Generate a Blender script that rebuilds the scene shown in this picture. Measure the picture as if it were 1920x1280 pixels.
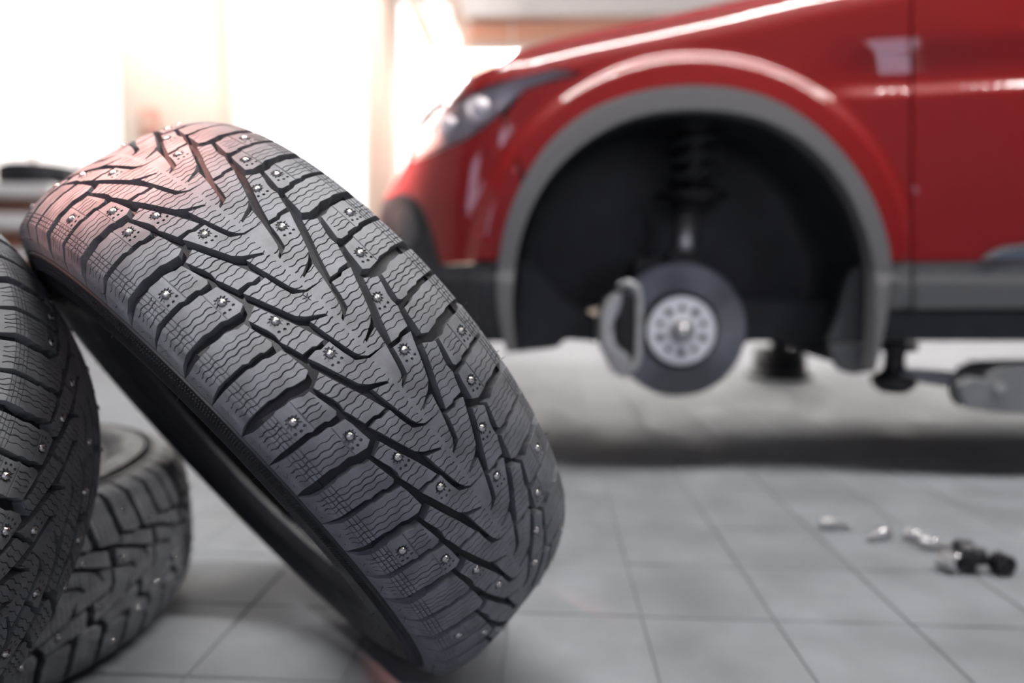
import bpy, bmesh, math, random
from mathutils import Vector, Matrix, Quaternion
from mathutils.geometry import delaunay_2d_cdt
random.seed(7)
SC = bpy.context.scene
for o in list(bpy.data.objects):
    bpy.data.objects.remove(o)
COL = SC.collection
PI = math.pi

# ------------------------------------------------------------------ camera
F, PITCH, YAW, ROLL, CAMH = 1326.3065, 0.085508, -0.048282, 0.007815, 0.487856
cy_, sy_ = math.cos(YAW), math.sin(YAW)
FW = Vector((sy_*math.cos(PITCH), cy_*math.cos(PITCH), -math.sin(PITCH)))
R0_ = FW.cross(Vector((0, 0, 1))).normalized()
U0_ = R0_.cross(FW)
RT = math.cos(ROLL)*R0_ + math.sin(ROLL)*U0_
UP = -math.sin(ROLL)*R0_ + math.cos(ROLL)*U0_
CAM = Vector((0, 0, CAMH))
cam = bpy.data.cameras.new('camera')
camo = bpy.data.objects.new('camera', cam)
COL.objects.link(camo)
cam.sensor_width = 36
cam.lens = 36*F/1920
m = Matrix((RT, UP, -FW)).transposed().to_4x4()
m.translation = CAM
camo.matrix_world = m
cam.clip_start = 0.02
cam.dof.use_dof = True
cam.dof.focus_distance = 0.56
cam.dof.aperture_fstop = cam.lens/12.5      # 12.5 mm opening
SC.camera = camo

# ------------------------------------------------------------------ exposure, world, lights
SC.view_settings.view_transform = 'Standard'
SC.view_settings.look = 'None'
SC.view_settings.gamma = 1
SC.view_settings.use_curve_mapping = False
SC.view_settings.exposure = 0.0
SC.cycles.use_denoising = True
SC.cycles.max_bounces = 8
SC.cycles.caustics_reflective = False
SC.cycles.caustics_refractive = False
W = bpy.data.worlds.new('world')
SC.world = W
W.use_nodes = True
W.node_tree.nodes['Background'].inputs[0].default_value = (0.75, 0.85, 1, 1)
W.node_tree.nodes['Background'].inputs[1].default_value = 0.5

def aim(o, t):
    o.rotation_euler = (Vector(t)-o.location).to_track_quat('-Z', 'Y').to_euler()

def area(name, loc, target, sx, sy, power, col, spread=PI):
    l = bpy.data.lights.new(name, 'AREA')
    l.shape = 'RECTANGLE'
    l.size, l.size_y, l.energy, l.color, l.spread = sx, sy, power, col, spread
    o = bpy.data.objects.new(name, l)
    COL.objects.link(o)
    o.location = loc
    aim(o, target)
    return o

def spot(name, loc, target, power, col, ang, radius, blend=0.6):
    l = bpy.data.lights.new(name, 'SPOT')
    l.energy, l.color, l.spot_size, l.shadow_soft_size, l.spot_blend = power, col, ang, radius, blend
    o = bpy.data.objects.new(name, l)
    COL.objects.link(o)
    o.location = loc
    aim(o, target)
    return o

P_TUBE, P_BACK, P_BACKH, P_FRONT = 175.0, 1.05, 34.0, 4.0      # emission of the ceiling tubes, back windows, front windows
spot('added_warm_spot', (-2.09, -0.93, 3.83), (-0.375, 0.64, 0.59), 4600, (1.0, 0.46, 0.38), 0.061, 0.04, 1.0)  # added lamp, stands in for the warm wash on the tyre top
spot('added_tread_spot', (-0.15, -2.30, 3.10), (-0.225, 0.56, 0.505), 700, (1.0, 0.96, 0.94), 0.085, 0.04, 1.0)  # added lamp to brighten the tread, no such fixture in the room
spot('added_warm_spot', (-2.3, 0.4, 3.3), (-0.52, 1.97, 1.00), 7500, (1.0, 0.52, 0.42), 0.17, 0.08, 1.0)  # added lamp, gives the car's nose its warm wash

# ------------------------------------------------------------------ helpers
def pray(px, py):
    return FW + RT*((px-960)/F) - UP*((py-640)/F)

def on_floor(px, py, z=0.0):
    d = pray(px, py)
    return CAM + d*((z-CAM.z)/d.z)

def on_y(px, py, Y):
    d = pray(px, py)
    return CAM + d*(Y/d.y)

def mesh_obj(name, verts, faces, mat, parent=None, smooth=False, flats=None, mats=None, fm=None):
    me = bpy.data.meshes.new(name)
    me.from_pydata([tuple(v) for v in verts], [], faces)
    for mm in (mats or [mat]):
        me.materials.append(mm)
    if fm:
        me.polygons.foreach_set('material_index', fm)
    if smooth:
        me.polygons.foreach_set('use_smooth', [True]*len(faces))
    me.update()
    o = bpy.data.objects.new(name, me)
    COL.objects.link(o)
    if parent:
        o.parent = parent
    return o

def tag(o, label=None, cat=None, group=None, kind=None):
    if label: o['label'] = label
    if cat: o['category'] = cat
    if group: o['group'] = group
    if kind: o['kind'] = kind
    return o

def empty(name, loc=(0, 0, 0), mat4=None, **kw):
    o = bpy.data.objects.new(name, None)
    COL.objects.link(o)
    o.empty_display_size = 0.05
    if mat4 is not None: o.matrix_world = mat4
    else: o.location = loc
    return tag(o, **kw)

class MB:
    """collects geometry for ONE mesh object"""
    def __init__(s): s.v, s.f = [], []
    def add(s, vs, fs):
        n = len(s.v)
        s.v += [Vector(v) for v in vs]
        s.f += [tuple(i+n for i in f) for f in fs]
        return s
    def box(s, c, d, M=None, bev=0.0):
        x, y, z = d[0]/2, d[1]/2, d[2]/2
        if bev <= 0:
            vs = [(-x,-y,-z),(x,-y,-z),(x,y,-z),(-x,y,-z),(-x,-y,z),(x,-y,z),(x,y,z),(-x,y,z)]
            fs = [(0,3,2,1),(4,5,6,7),(0,1,5,4),(1,2,6,5),(2,3,7,6),(3,0,4,7)]
        else:
            bm = bmesh.new()
            bmesh.ops.create_cube(bm, size=1)
            for v in bm.verts: v.co = Vector((v.co.x*d[0], v.co.y*d[1], v.co.z*d[2]))
            bmesh.ops.bevel(bm, geom=bm.edges[:], offset=bev, segments=2, profile=0.5, affect='EDGES')
            bm.verts.index_update()
            vs = [v.co.copy() for v in bm.verts]
            fs = [tuple(v.index for v in f.verts) for f in bm.faces]
            bm.free()
        vs = [Vector(v) for v in vs]
        if M is not None: vs = [M @ v for v in vs]
        return s.add([v+Vector(c) for v in vs], fs)
    def lathe(s, prof, n=32, M=None, closed=False):
        """prof: list of (r, z), about Z"""
        vs, fs = [], []
        k = len(prof)
        for i in range(n):
            a = 2*PI*i/n
            for r, z in prof: vs.append(Vector((r*math.cos(a), r*math.sin(a), z)))
        for i in range(n):
            j = (i+1) % n
            for q in range(k if closed else k-1):
                q2 = (q+1) % k
                fs.append((i*k+q, j*k+q, j*k+q2, i*k+q2))
        if M is not None: vs = [M @ v for v in vs]
        return s.add(vs, fs)
    def tube(s, pts, r, n=10, cap=True, rs=None):
        pts = [Vector(p) for p in pts]
        vs, fs = [], []
        up = None
        for i, p in enumerate(pts):
            t = (pts[min(i+1, len(pts)-1)]-pts[max(i-1, 0)]).normalized()
            if up is None:
                up = Vector((0, 0, 1)) if abs(t.z) < .9 else Vector((1, 0, 0))
            a = t.cross(up).normalized(); b = a.cross(t); up = b
            rr = rs[i] if rs else r
            for k in range(n):
                an = 2*PI*k/n
                vs.append(p+a*math.cos(an)*rr+b*math.sin(an)*rr)
        for i in range(len(pts)-1):
            for k in range(n):
                k2 = (k+1) % n
                fs.append((i*n+k, i*n+k2, (i+1)*n+k2, (i+1)*n+k))
        if cap:
            fs.append(tuple(range(n))[::-1])
            fs.append(tuple((len(pts)-1)*n+k for k in range(n)))
        return s.add(vs, fs)
    def prism(s, poly, h, M):
        """poly: 2D outline, extruded 0..h along local z, M places it"""
        n = len(poly)
        vs = [M @ Vector((x, y, 0)) for x, y in poly]+[M @ Vector((x, y, h)) for x, y in poly]
        fs = [tuple(range(n))[::-1], tuple(range(n, 2*n))]
        fs += [(i, (i+1) % n, n+(i+1) % n, n+i) for i in range(n)]
        return s.add(vs, fs)
    def build(s, name, mat, parent=None, smooth=False, auto=None):
        o = mesh_obj(name, s.v, s.f, mat, parent, smooth)
        if auto is not None:
            smooth_by_angle(o.data, auto)
        return o

def smooth_by_angle(me, ang=0.7):
    bm = bmesh.new(); bm.from_mesh(me)
    bmesh.ops.recalc_face_normals(bm, faces=bm.faces[:])
    for f in bm.faces: f.smooth = True
    for e in bm.edges:
        e.smooth = not (len(e.link_faces) == 2 and e.calc_face_angle(0) > ang)
    bm.to_mesh(me); bm.free()
    me.update()

# ------------------------------------------------------------------ materials
def mat(name, col, rough=0.5, metal=0.0, coat=0.0, noise=0.0, nscale=8.0, bump=0.0, bscale=200.0, emit=None, estr=0.0, rvar=0.0, spec=0.5, rand=0.0):
    M = bpy.data.materials.new(name)
    M.use_nodes = True
    nt = M.node_tree
    b = nt.nodes['Principled BSDF']
    b.inputs['Base Color'].default_value = (*col, 1)
    b.inputs['Roughness'].default_value = rough
    b.inputs['Metallic'].default_value = metal
    b.inputs['Coat Weight'].default_value = coat
    b.inputs['Coat Roughness'].default_value = 0.03
    b.inputs['Specular IOR Level'].default_value = spec
    tc = nt.nodes.new('ShaderNodeTexCoord')
    last = None
    if noise > 0 or rvar > 0:
        nz = nt.nodes.new('ShaderNodeTexNoise')
        nz.inputs['Scale'].default_value = nscale
        nz.inputs['Detail'].default_value = 6
        nt.links.new(tc.outputs['Object'], nz.inputs['Vector'])
        if noise > 0:
            mr = nt.nodes.new('ShaderNodeMapRange')
            mr.inputs[1].default_value = 0.3; mr.inputs[2].default_value = 0.7
            mr.inputs[3].default_value = 1-noise; mr.inputs[4].default_value = 1+noise
            nt.links.new(nz.outputs['Fac'], mr.inputs[0])
            vm = nt.nodes.new('ShaderNodeVectorMath'); vm.operation = 'SCALE'
            vm.inputs[0].default_value = col
            nt.links.new(mr.outputs[0], vm.inputs['Scale'])
            nt.links.new(vm.outputs[0], b.inputs['Base Color'])
            last = vm
        if rvar > 0:
            mr2 = nt.nodes.new('ShaderNodeMapRange')
            mr2.inputs[1].default_value = 0.3; mr2.inputs[2].default_value = 0.7
            mr2.inputs[3].default_value = rough-rvar; mr2.inputs[4].default_value = rough+rvar
            nt.links.new(nz.outputs['Fac'], mr2.inputs[0])
            nt.links.new(mr2.outputs[0], b.inputs['Roughness'])
    if rand > 0:
        oi = nt.nodes.new('ShaderNodeObjectInfo')
        mr3 = nt.nodes.new('ShaderNodeMapRange')
        mr3.inputs[3].default_value = 1-rand; mr3.inputs[4].default_value = 1+rand
        nt.links.new(oi.outputs['Random'], mr3.inputs[0])
        vm2 = nt.nodes.new('ShaderNodeVectorMath'); vm2.operation = 'SCALE'
        if last: nt.links.new(last.outputs[0], vm2.inputs[0])
        else: vm2.inputs[0].default_value = col
        nt.links.new(mr3.outputs[0], vm2.inputs['Scale'])
        nt.links.new(vm2.outputs[0], b.inputs['Base Color'])
    if bump > 0:
        nb = nt.nodes.new('ShaderNodeTexNoise')
        nb.inputs['Scale'].default_value = bscale
        nb.inputs['Detail'].default_value = 4
        nt.links.new(tc.outputs['Object'], nb.inputs['Vector'])
        bp = nt.nodes.new('ShaderNodeBump')
        bp.inputs['Strength'].default_value = bump
        bp.inputs['Distance'].default_value = 0.001
        nt.links.new(nb.outputs['Fac'], bp.inputs['Height'])
        nt.links.new(bp.outputs[0], b.inputs['Normal'])
    if emit:
        b.inputs['Emission Color'].default_value = (*emit, 1)
        b.inputs['Emission Strength'].default_value = estr
    return M

M_RUB = mat('tread_rubber', (0.155, 0.161, 0.175), 0.62, noise=0.28, nscale=55, bump=0.25, bscale=900, rvar=0.1, spec=0.45)
def add_bevel(M, r):
    nt = M.node_tree
    bp = next(n for n in nt.nodes if n.type == 'BUMP')
    bv = nt.nodes.new('ShaderNodeBevel'); bv.samples = 4
    bv.inputs['Radius'].default_value = r
    nt.links.new(bv.outputs[0], bp.inputs['Normal'])
add_bevel(M_RUB, 0.0006)
M_CARC = mat('tyre_rubber', (0.017, 0.018, 0.023), 0.55, noise=0.3, nscale=30, bump=0.25, bscale=700, rvar=0.1, spec=0.45)
M_STUD = mat('stud_steel', (0.50, 0.49, 0.48), 0.25, metal=1, bump=0.4, bscale=900)
M_TILE = mat('floor_tile', (0.202, 0.213, 0.234), 0.68, spec=0.28, noise=0.20, nscale=7, bump=0.2, bscale=120, rvar=0.12, rand=0.05)
def world_noise(M):
    nt = M.node_tree; g_ = nt.nodes.new('ShaderNodeNewGeometry')
    for n in nt.nodes:
        if n.type == 'TEX_NOISE': nt.links.new(g_.outputs['Position'], n.inputs['Vector'])
world_noise(M_TILE)
M_GROUT = mat('floor_grout', (0.20, 0.21, 0.222), 0.8, noise=0.3, nscale=5)
M_RED = mat('red_car_paint', (0.24, 0.005, 0.006), 0.42, coat=1.0, spec=0.15)
M_PLAS = mat('grey_plastic', (0.15, 0.148, 0.148), 0.5, bump=0.2, bscale=500)
M_CLAD = mat('cladding_plastic', (0.085, 0.088, 0.094), 0.5, bump=0.2, bscale=500)
M_DPLAS = mat('dark_plastic', (0.022, 0.024, 0.030), 0.6, noise=0.3, nscale=12, bump=0.2, bscale=300)
M_BLACK = mat('black_metal', (0.010, 0.010, 0.012), 0.5)
M_DISC = mat('disc_iron', (0.15, 0.155, 0.165), 0.38, metal=1.0, rvar=0.06, nscale=30)
M_DEDGE = mat('disc_edge', (0.05, 0.05, 0.055), 0.6, metal=0.5)
M_HAT = mat('hub_metal', (0.80, 0.81, 0.83), 0.45, metal=0.6, noise=0.12, nscale=60)
M_CAL = mat('caliper_metal', (0.42, 0.425, 0.435), 0.45, metal=0.2, noise=0.15, nscale=40)
M_ROD = mat('damper_steel', (0.42, 0.42, 0.42), 0.35, metal=0.8)
M_CHROME = mat('chrome', (0.85, 0.86, 0.88), 0.12, metal=1)
M_GLASS = None
M_LAMP = mat('lamp_reflector', (0.86, 0.80, 0.83), 0.35, metal=0.2)
M_BOLT = mat('bolt_steel', (0.60, 0.60, 0.61), 0.25, metal=0.75)
M_SOCK = mat('black_socket', (0.014, 0.014, 0.018), 0.38, metal=0.3)
M_LIFT = mat('lift_grey_paint', (0.20, 0.205, 0.215), 0.5, noise=0.1)
M_WALL = mat('cream_plaster', (0.54, 0.45, 0.375), 0.8, noise=0.04, nscale=2)
M_WALLW = mat('white_plaster', (0.82, 0.80, 0.79), 0.8, noise=0.04, nscale=2)
M_WALLG = mat('grey_plaster', (0.13, 0.135, 0.15), 0.8, noise=0.04, nscale=2)
M_CEIL = mat('ceiling_paint', (0.30, 0.30, 0.30), 0.9)
M_STEEL = mat('cream_steel', (0.50, 0.35, 0.28), 0.6)
M_STEELD = mat('salmon_steel', (0.62, 0.30, 0.20), 0.6)
M_FRAME = mat('window_frame_paint', (0.78, 0.72, 0.68), 0.6)
M_SWITCH = mat('switch_box_plastic', (0.55, 0.22, 0.17), 0.6)
M_TUBE = mat('tube_light', (1, 1, 1), 0.5, emit=(1.0, 0.97, 0.94), estr=P_TUBE)
M_TUBEW = mat('added_warm_tube', (1, 1, 1), 0.5, emit=(1.0, 0.72, 0.56), estr=6)
M_PANEB = mat('lit_pane', (0.9, 0.9, 0.9), 0.3, emit=(1.0, 0.928, 0.900), estr=P_BACK)
M_PANEH = mat('lit_pane_high', (0.9, 0.9, 0.9), 0.3, emit=(1.0, 0.97, 0.95), estr=P_BACKH)
M_PANEF = mat('lit_pane_blue', (0.9, 0.9, 0.9), 0.3, emit=(0.66, 0.68, 1.0), estr=P_FRONT)
def glass_mat():
    M = bpy.data.materials.new('lamp_glass'); M.use_nodes = True
    nt = M.node_tree
    for n in list(nt.nodes): nt.nodes.remove(n)
    out = nt.nodes.new('ShaderNodeOutputMaterial')
    mx = nt.nodes.new('ShaderNodeMixShader'); tr = nt.nodes.new('ShaderNodeBsdfTransparent'); gl = nt.nodes.new('ShaderNodeBsdfGlossy')
    fr = nt.nodes.new('ShaderNodeFresnel'); fr.inputs[0].default_value = 1.5
    gl.inputs['Roughness'].default_value = 0.03
    tr.inputs[0].default_value = (0.95, 0.95, 0.95, 1)
    nt.links.new(fr.outputs[0], mx.inputs[0]); nt.links.new(tr.outputs[0], mx.inputs[1]); nt.links.new(gl.outputs[0], mx.inputs[2])
    nt.links.new(mx.outputs[0], out.inputs[0])
    return M
M_GLASS = glass_mat()

# ------------------------------------------------------------------ room
XL, XR, YB, YF, ZC = -7.5, 7.5, 9.0, -4.0, 4.6
TILE, TX0, TY0 = 0.193473, 0.143199, 1.005831
def st(o): o['kind'] = 'structure'; return o

# floor: a grout bed with tiles as pieces
floor = st(MB().box(((XL+XR)/2, (YB+YF)/2, -0.053), (XR-XL+.4, YB-YF+.4, 0.1)).build('floor', M_GROUT))
def tile_mesh(g=0.0012, b=0.0010, h=0.003):
    a = TILE/2-g; c = a-b
    vs = [(-a,-a,-h),(a,-a,-h),(a,a,-h),(-a,a,-h),(-a,-a,-.0012),(a,-a,-.0012),(a,a,-.0012),(-a,a,-.0012),(-c,-c,0),(c,-c,0),(c,c,0),(-c,c,0)]
    fs = [(8,9,10,11)]
    for i in range(4):
        j = (i+1) % 4
        fs += [(i, j, 4+j, 4+i), (4+i, 4+j, 8+j, 8+i)]
    return vs, fs
tv, tf = tile_mesh()
tile_me = bpy.data.meshes.new('tile')
tile_me.from_pydata(tv, [], tf); tile_me.materials.append(M_TILE); tile_me.update()
cells = []
for i in range(int((XL-TX0)/TILE), int((XR-TX0)/TILE)):
    for j in range(int((YF-TY0)/TILE), int((YB-TY0)/TILE)):
        x, y = TX0+(i+.5)*TILE, TY0+(j+.5)*TILE
        d = Vector((x, y, 0))-CAM
        z = d.dot(FW); score = 0
        if z > 0.3:
            px, py = 960+F*d.dot(RT)/z, 640-F*d.dot(UP)/z
            if -60 < px < 1980 and py < 1360 : score = 1/z**3
            if px < 330 and py > 850: score *= 0.05
        cells.append((score, x, y))
cells.sort(reverse=True)
rest = MB()
for n, (s, x, y) in enumerate(cells):
    if n < 300 and s > 0:
        o = bpy.data.objects.new('tile', tile_me); COL.objects.link(o)
        o.parent = floor
        o.location = (x, y, random.uniform(-.0004, .0002)); o.rotation_euler = (random.uniform(-.001, .001), random.uniform(-.001, .001), 0)
    else:
        rest.add([(vx+x, vy+y, vz) for vx, vy, vz in tv[4:]], [tuple(k-4 for k in f) for f in tf if min(f) >= 4])
rest.build('distant_tiles', M_TILE, floor)['kind'] = 'stuff'

# shell
st(MB().box(((XL+XR)/2, (YB+YF)/2, ZC+.05), (XR-XL+.4, YB-YF+.4, .1)).build('ceiling', M_CEIL))
st(MB().box((XL-.1, (YB+YF)/2, ZC/2), (.2, YB-YF, ZC)).build('wall_left', M_WALLW))
st(MB().box((XR+.1, (YB+YF)/2, ZC/2), (.2, YB-YF, ZC)).build('wall_right', M_WALLG))
def wall_with_holes(name, Y, th, holes, matw):
    """wall in plane y=Y..Y+th with rectangular holes (x0,x1,z0,z1)"""
    mb = MB()
    xs = sorted({XL, XR, *[h[0] for h in holes], *[h[1] for h in holes]})
    zs = sorted({0, ZC, *[h[2] for h in holes], *[h[3] for h in holes]})
    for a, b in zip(xs, xs[1:]):
        for c, d in zip(zs, zs[1:]):
            xm, zm = (a+b)/2, (c+d)/2
            if any(h[0] < xm < h[1] and h[2] < zm < h[3] for h in holes): continue
            mb.box((xm, Y+th/2, zm), (b-a, th, d-c))
    return st(mb.build(name, matw))
def bx(px): return on_y(px, 400, YB).x
holesB = [(XL+.15, bx(236), .75, 4.3), (bx(437), bx(690), .9, 4.35), (bx(738), bx(868), .9, 4.0), (bx(1000), bx(1500), 2.15, 3.1), (bx(1560), bx(2150), 2.15, 3.1)]
wall_with_holes('wall_back', YB, .25, holesB, M_WALL)
holesF = [(-4.6, -3.2, 0.9, 2.3), (-0.9, 0.5, 0.9, 2.3), (2.6, 4.0, 0.9, 2.3)]
wall_with_holes('wall_front', YF-.25, .25, holesF, M_WALLG)
wn = 0
def window(h, Y, th, pane_mat, nv, nh, fw=.06):
    global wn
    wn += 1
    x0, x1, z0, z1 = h
    fr = MB()
    for x in (x0+fw/2, x1-fw/2): fr.box((x, Y+th/2, (z0+z1)/2), (fw, th*.6, z1-z0))
    for z in (z0+fw/2, z1-fw/2): fr.box(((x0+x1)/2, Y+th/2, z), (x1-x0-2*fw, th*.6, fw))
    w = st(fr.build('window_%d' % wn, M_FRAME))
    for i in range(1, nv): MB().box((x0+(x1-x0)*i/nv, Y+th/2, (z0+z1)/2), (fw*.7, th*.5, z1-z0-2*fw)).build('mullion', M_FRAME, w)
    for i in range(1, nh): MB().box(((x0+x1)/2, Y+th/2, z0+(z1-z0)*i/nh), (x1-x0-2*fw, th*.4, fw*.7)).build('glazing_bar', M_FRAME, w)
    for i in range(nv):
        for j in range(nh):
            a, b = x0+(x1-x0)*i/nv, x0+(x1-x0)*(i+1)/nv
            c, d = z0+(z1-z0)*j/nh, z0+(z1-z0)*(j+1)/nh
            MB().box(((a+b)/2, Y+th*.55, (c+d)/2), (b-a-.02, .012, d-c-.02)).build('pane', pane_mat, w)
    return w
window(holesB[0], YB, .25, M_PANEB, 3, 1)
window(holesB[1], YB, .25, M_PANEB, 2, 1)
window(holesB[2], YB, .25, M_PANEB, 1, 1)
window(holesB[3], YB, .25, M_PANEH, 4, 1)
window(holesB[4], YB, .25, M_PANEH, 4, 1)
for h in holesF: window(h, YF-.25, .25, M_PANEF, 2, 2)

# pillars, braces, beam on the back wall
def boxpx(name, x0, x1, z0, z1, y0, y1, m_, parent=None):
    return MB().box(((x0+x1)/2, (y0+y1)/2, (z0+z1)/2), (x1-x0, y1-y0, z1-z0), bev=.012).build(name, m_, parent)
p1 = boxpx('trim_1', bx(262), bx(433), 0, ZC, YB-.35, YB-.002, M_WALL); st(p1)
p2 = boxpx('trim_2', bx(697), bx(734), 0, ZC, YB-.2, YB-.002, M_STEEL); st(p2)
def zy(py, Y, px=960): return on_y(px, py, Y).z
# steel frame with two sloping braces and the big horizontal girder
Yg = YB-.55
g = empty('roof_girder', (on_y(1090, 60, Yg).x, Yg, zy(60, Yg)), label='salmon steel girder with pale flanges above the car bonnet', cat='girder')
def onp(px, py, Y=Yg): return on_y(px, py, Y)
def child_box(name, a, b, c, d, dy, m_, par, Y=Yg):
    """a..b px columns, c..d px rows on plane Y"""
    A, B = onp(a, c, Y), onp(b, d, Y)
    o = MB().box(((A.x+B.x)/2, Y, (A.z+B.z)/2), (abs(B.x-A.x), dy, abs(B.z-A.z)), bev=.006).build(name, m_)
    o.parent = par; o.matrix_parent_inverse = Matrix.Translation(par.location).inverted() if par.location.length else Matrix()
    return o
child_box('web', 882, 2300, 27, 84, .10, M_STEELD, g)
child_box('top_flange', 872, 2300, -2, 27, .34, M_FRAME, g)
child_box('bottom_flange', 876, 2300, 84, 94, .30, M_STEEL, g)
def brace(pa, pb, w, label):
    A, B = onp(*pa, YB-.25), onp(*pb, YB-.25)
    d = (B-A); L = d.length
    ang = math.atan2(d.x, d.z)
    o = MB().box((0, 0, 0), (w, .10, L), Matrix.Rotation(ang, 3, 'Y').to_4x4(), bev=.008).build('steel_brace', M_STEEL)
    o.location = (A+B)/2
    return tag(o, label, 'brace')
brace((745, -60), (868, 215), .16, 'sloping pale steel brace against the bright window, left one')
brace((826, -60), (880, 95), .13, 'short steep steel brace ending at the left end of the girder')

# switch box on the pillar
sb = empty('switch_box', on_y(262, 222, YB-.62), label='small reddish switch box at the left edge of the cream pillar', cat='switch box')
MB().box((0, .20, 0), (.20, .06, .31), bev=.01).build('box_cover', M_SWITCH, sb)
MB().box((0.005, .165, .0), (.12, .02, .2), bev=.005).build('box_lid', M_STEEL, sb)
MB().box((0, .31, 0), (.08, .24, .08)).build('mount', M_SWITCH, sb)

# ceiling tube lights
def tube_light(x, y, z, L, rot, label, group=None):
    e = empty('tube_light', (x, y, z), label=label, cat='lamp', group=group)
    e.rotation_euler = (0, 0, rot)
    MB().box((0, 0, .05), (L+.1, .16, .05), bev=.01).build('lamp_housing', M_FRAME, e)
    MB().tube([(-L/2, 0, 0), (L/2, 0, 0)], .045, 12).build('lamp_tube', M_TUBE, e)
    for s in (-1, 1):
        MB().tube([(s*L*.35, 0, .07), (s*L*.35, 0, max(.1, ZC-z))], .008, 6).build('hanger', M_FRAME, e)
    return e
a, b = on_y(822, 107, 8.2), on_y(985, 107, 8.2)
t_ = tube_light((a.x+b.x)/2, 8.2, (a.z+b.z)/2, b.x-a.x, 0, 'bright white tube lamp hanging left of the bonnet')
t_.children[1].scale = (1, 1.9, 1.9)
tube_light(1.2, 1.0, 4.0, 5.0, 0, 'long ceiling tube lamp right above the leaning tyre')
tube_light(-3.6, 7.3, 4.2, 3.5, 0, 'added unseen warm tube lamp that brightens the cream pillar').children[1].data.materials[0] = M_TUBEW  # made-up lamp out of view, lifts the pillar and back wall

# ------------------------------------------------------------------ tyres
DL = 0.204797          # one pitch of the pattern, radians
NP = 30                # pitches around the tyre
RC, WG, RG, NEX = 0.345, 0.09635, 0.328237, 3.43368
FL = [(WG, RG), (0.1030, 0.3160), (0.1066, 0.3030)]
FLL = [0, math.hypot(FL[1][0]-FL[0][0], FL[1][1]-FL[0][1])]
FLL.append(FLL[1]+math.hypot(FL[2][0]-FL[1][0], FL[2][1]-FL[1][1]))
WMAX = WG+FLL[2]
def crown(w): return RC-(RC-RG)*(abs(w)/WG)**NEX
def surf(w):
    """lateral parameter -> (w, R, nw, nR): point and outward normal of the tread profile"""
    s = 1 if w >= 0 else -1
    a = abs(w)
    if a <= WG:
        dR = -(RC-RG)*NEX*(a/WG)**(NEX-1)/WG
        nw, nr = -dR, 1.0
        l = math.hypot(nw, nr)
        return s*a, crown(a), s*nw/l, nr/l
    t = a-WG
    k = 0 if t < FLL[1] else 1
    f = (t-FLL[k])/(FLL[k+1]-FLL[k])
    w_ = FL[k][0]+(FL[k+1][0]-FL[k][0])*f; r_ = FL[k][1]+(FL[k+1][1]-FL[k][1])*f
    return s*w_, r_, s*0.93, 0.36
def depth(w):
    a = abs(w)
    if a < .085: return .0105
    return max(.0004, .0105*(1-(a-.085)/(WMAX-.085)))
def P_t(u, w, h):
    ww, r, nw, nr = surf(w)
    th = DL*u
    r2 = r+nr*h; w2 = ww+nw*h
    return Vector((r2*math.cos(th), r2*math.sin(th), w2))

ZR = random.Random(11)
def zig(u, w1, w2, tilt=0.0, half=None, ph=0.0):
    """a zigzag sipe slot as a closed polygon in (u, w) metres; u in pitches"""
    half = ZR.uniform(.00030, .00058)
    hw = half/(RC*DL)
    amp = 0.00062/(RC*DL)
    n = max(2, int(round(abs(w2-w1)/.0027)))
    up, dn = [], []
    for i in range(n+1):
        f = i/n
        w = w1+(w2-w1)*f
        k = (i+int(ph)) % 4
        o = amp*(1 if k in (1, 2) else -1)
        uu = u+tilt*f+o
        up.append((uu-hw, w)); dn.append((uu+hw, w))
    return up+dn[::-1]
def circ(w, u1, u2, half=0.00040):
    return [(u1, w-half), (u2, w-half), (u2, w+half), (u1, w+half)]
def star(u, w, r1, r2, n=22, seed=1):
    rnd = random.Random(seed)
    return [(u+(rr*math.cos(a))/(RC*DL), w+rr*math.sin(a)) for a, rr in
            ((2*PI*i/n, (r1 if i % 2 else r2)*rnd.uniform(.85, 1.15)) for i in range(n))]
def dot(u, w, r=.00125, n=8):
    return [(u+r*math.cos(2*PI*i/n)/(RC*DL), w+r*math.sin(2*PI*i/n)) for i in range(n)]

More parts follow.
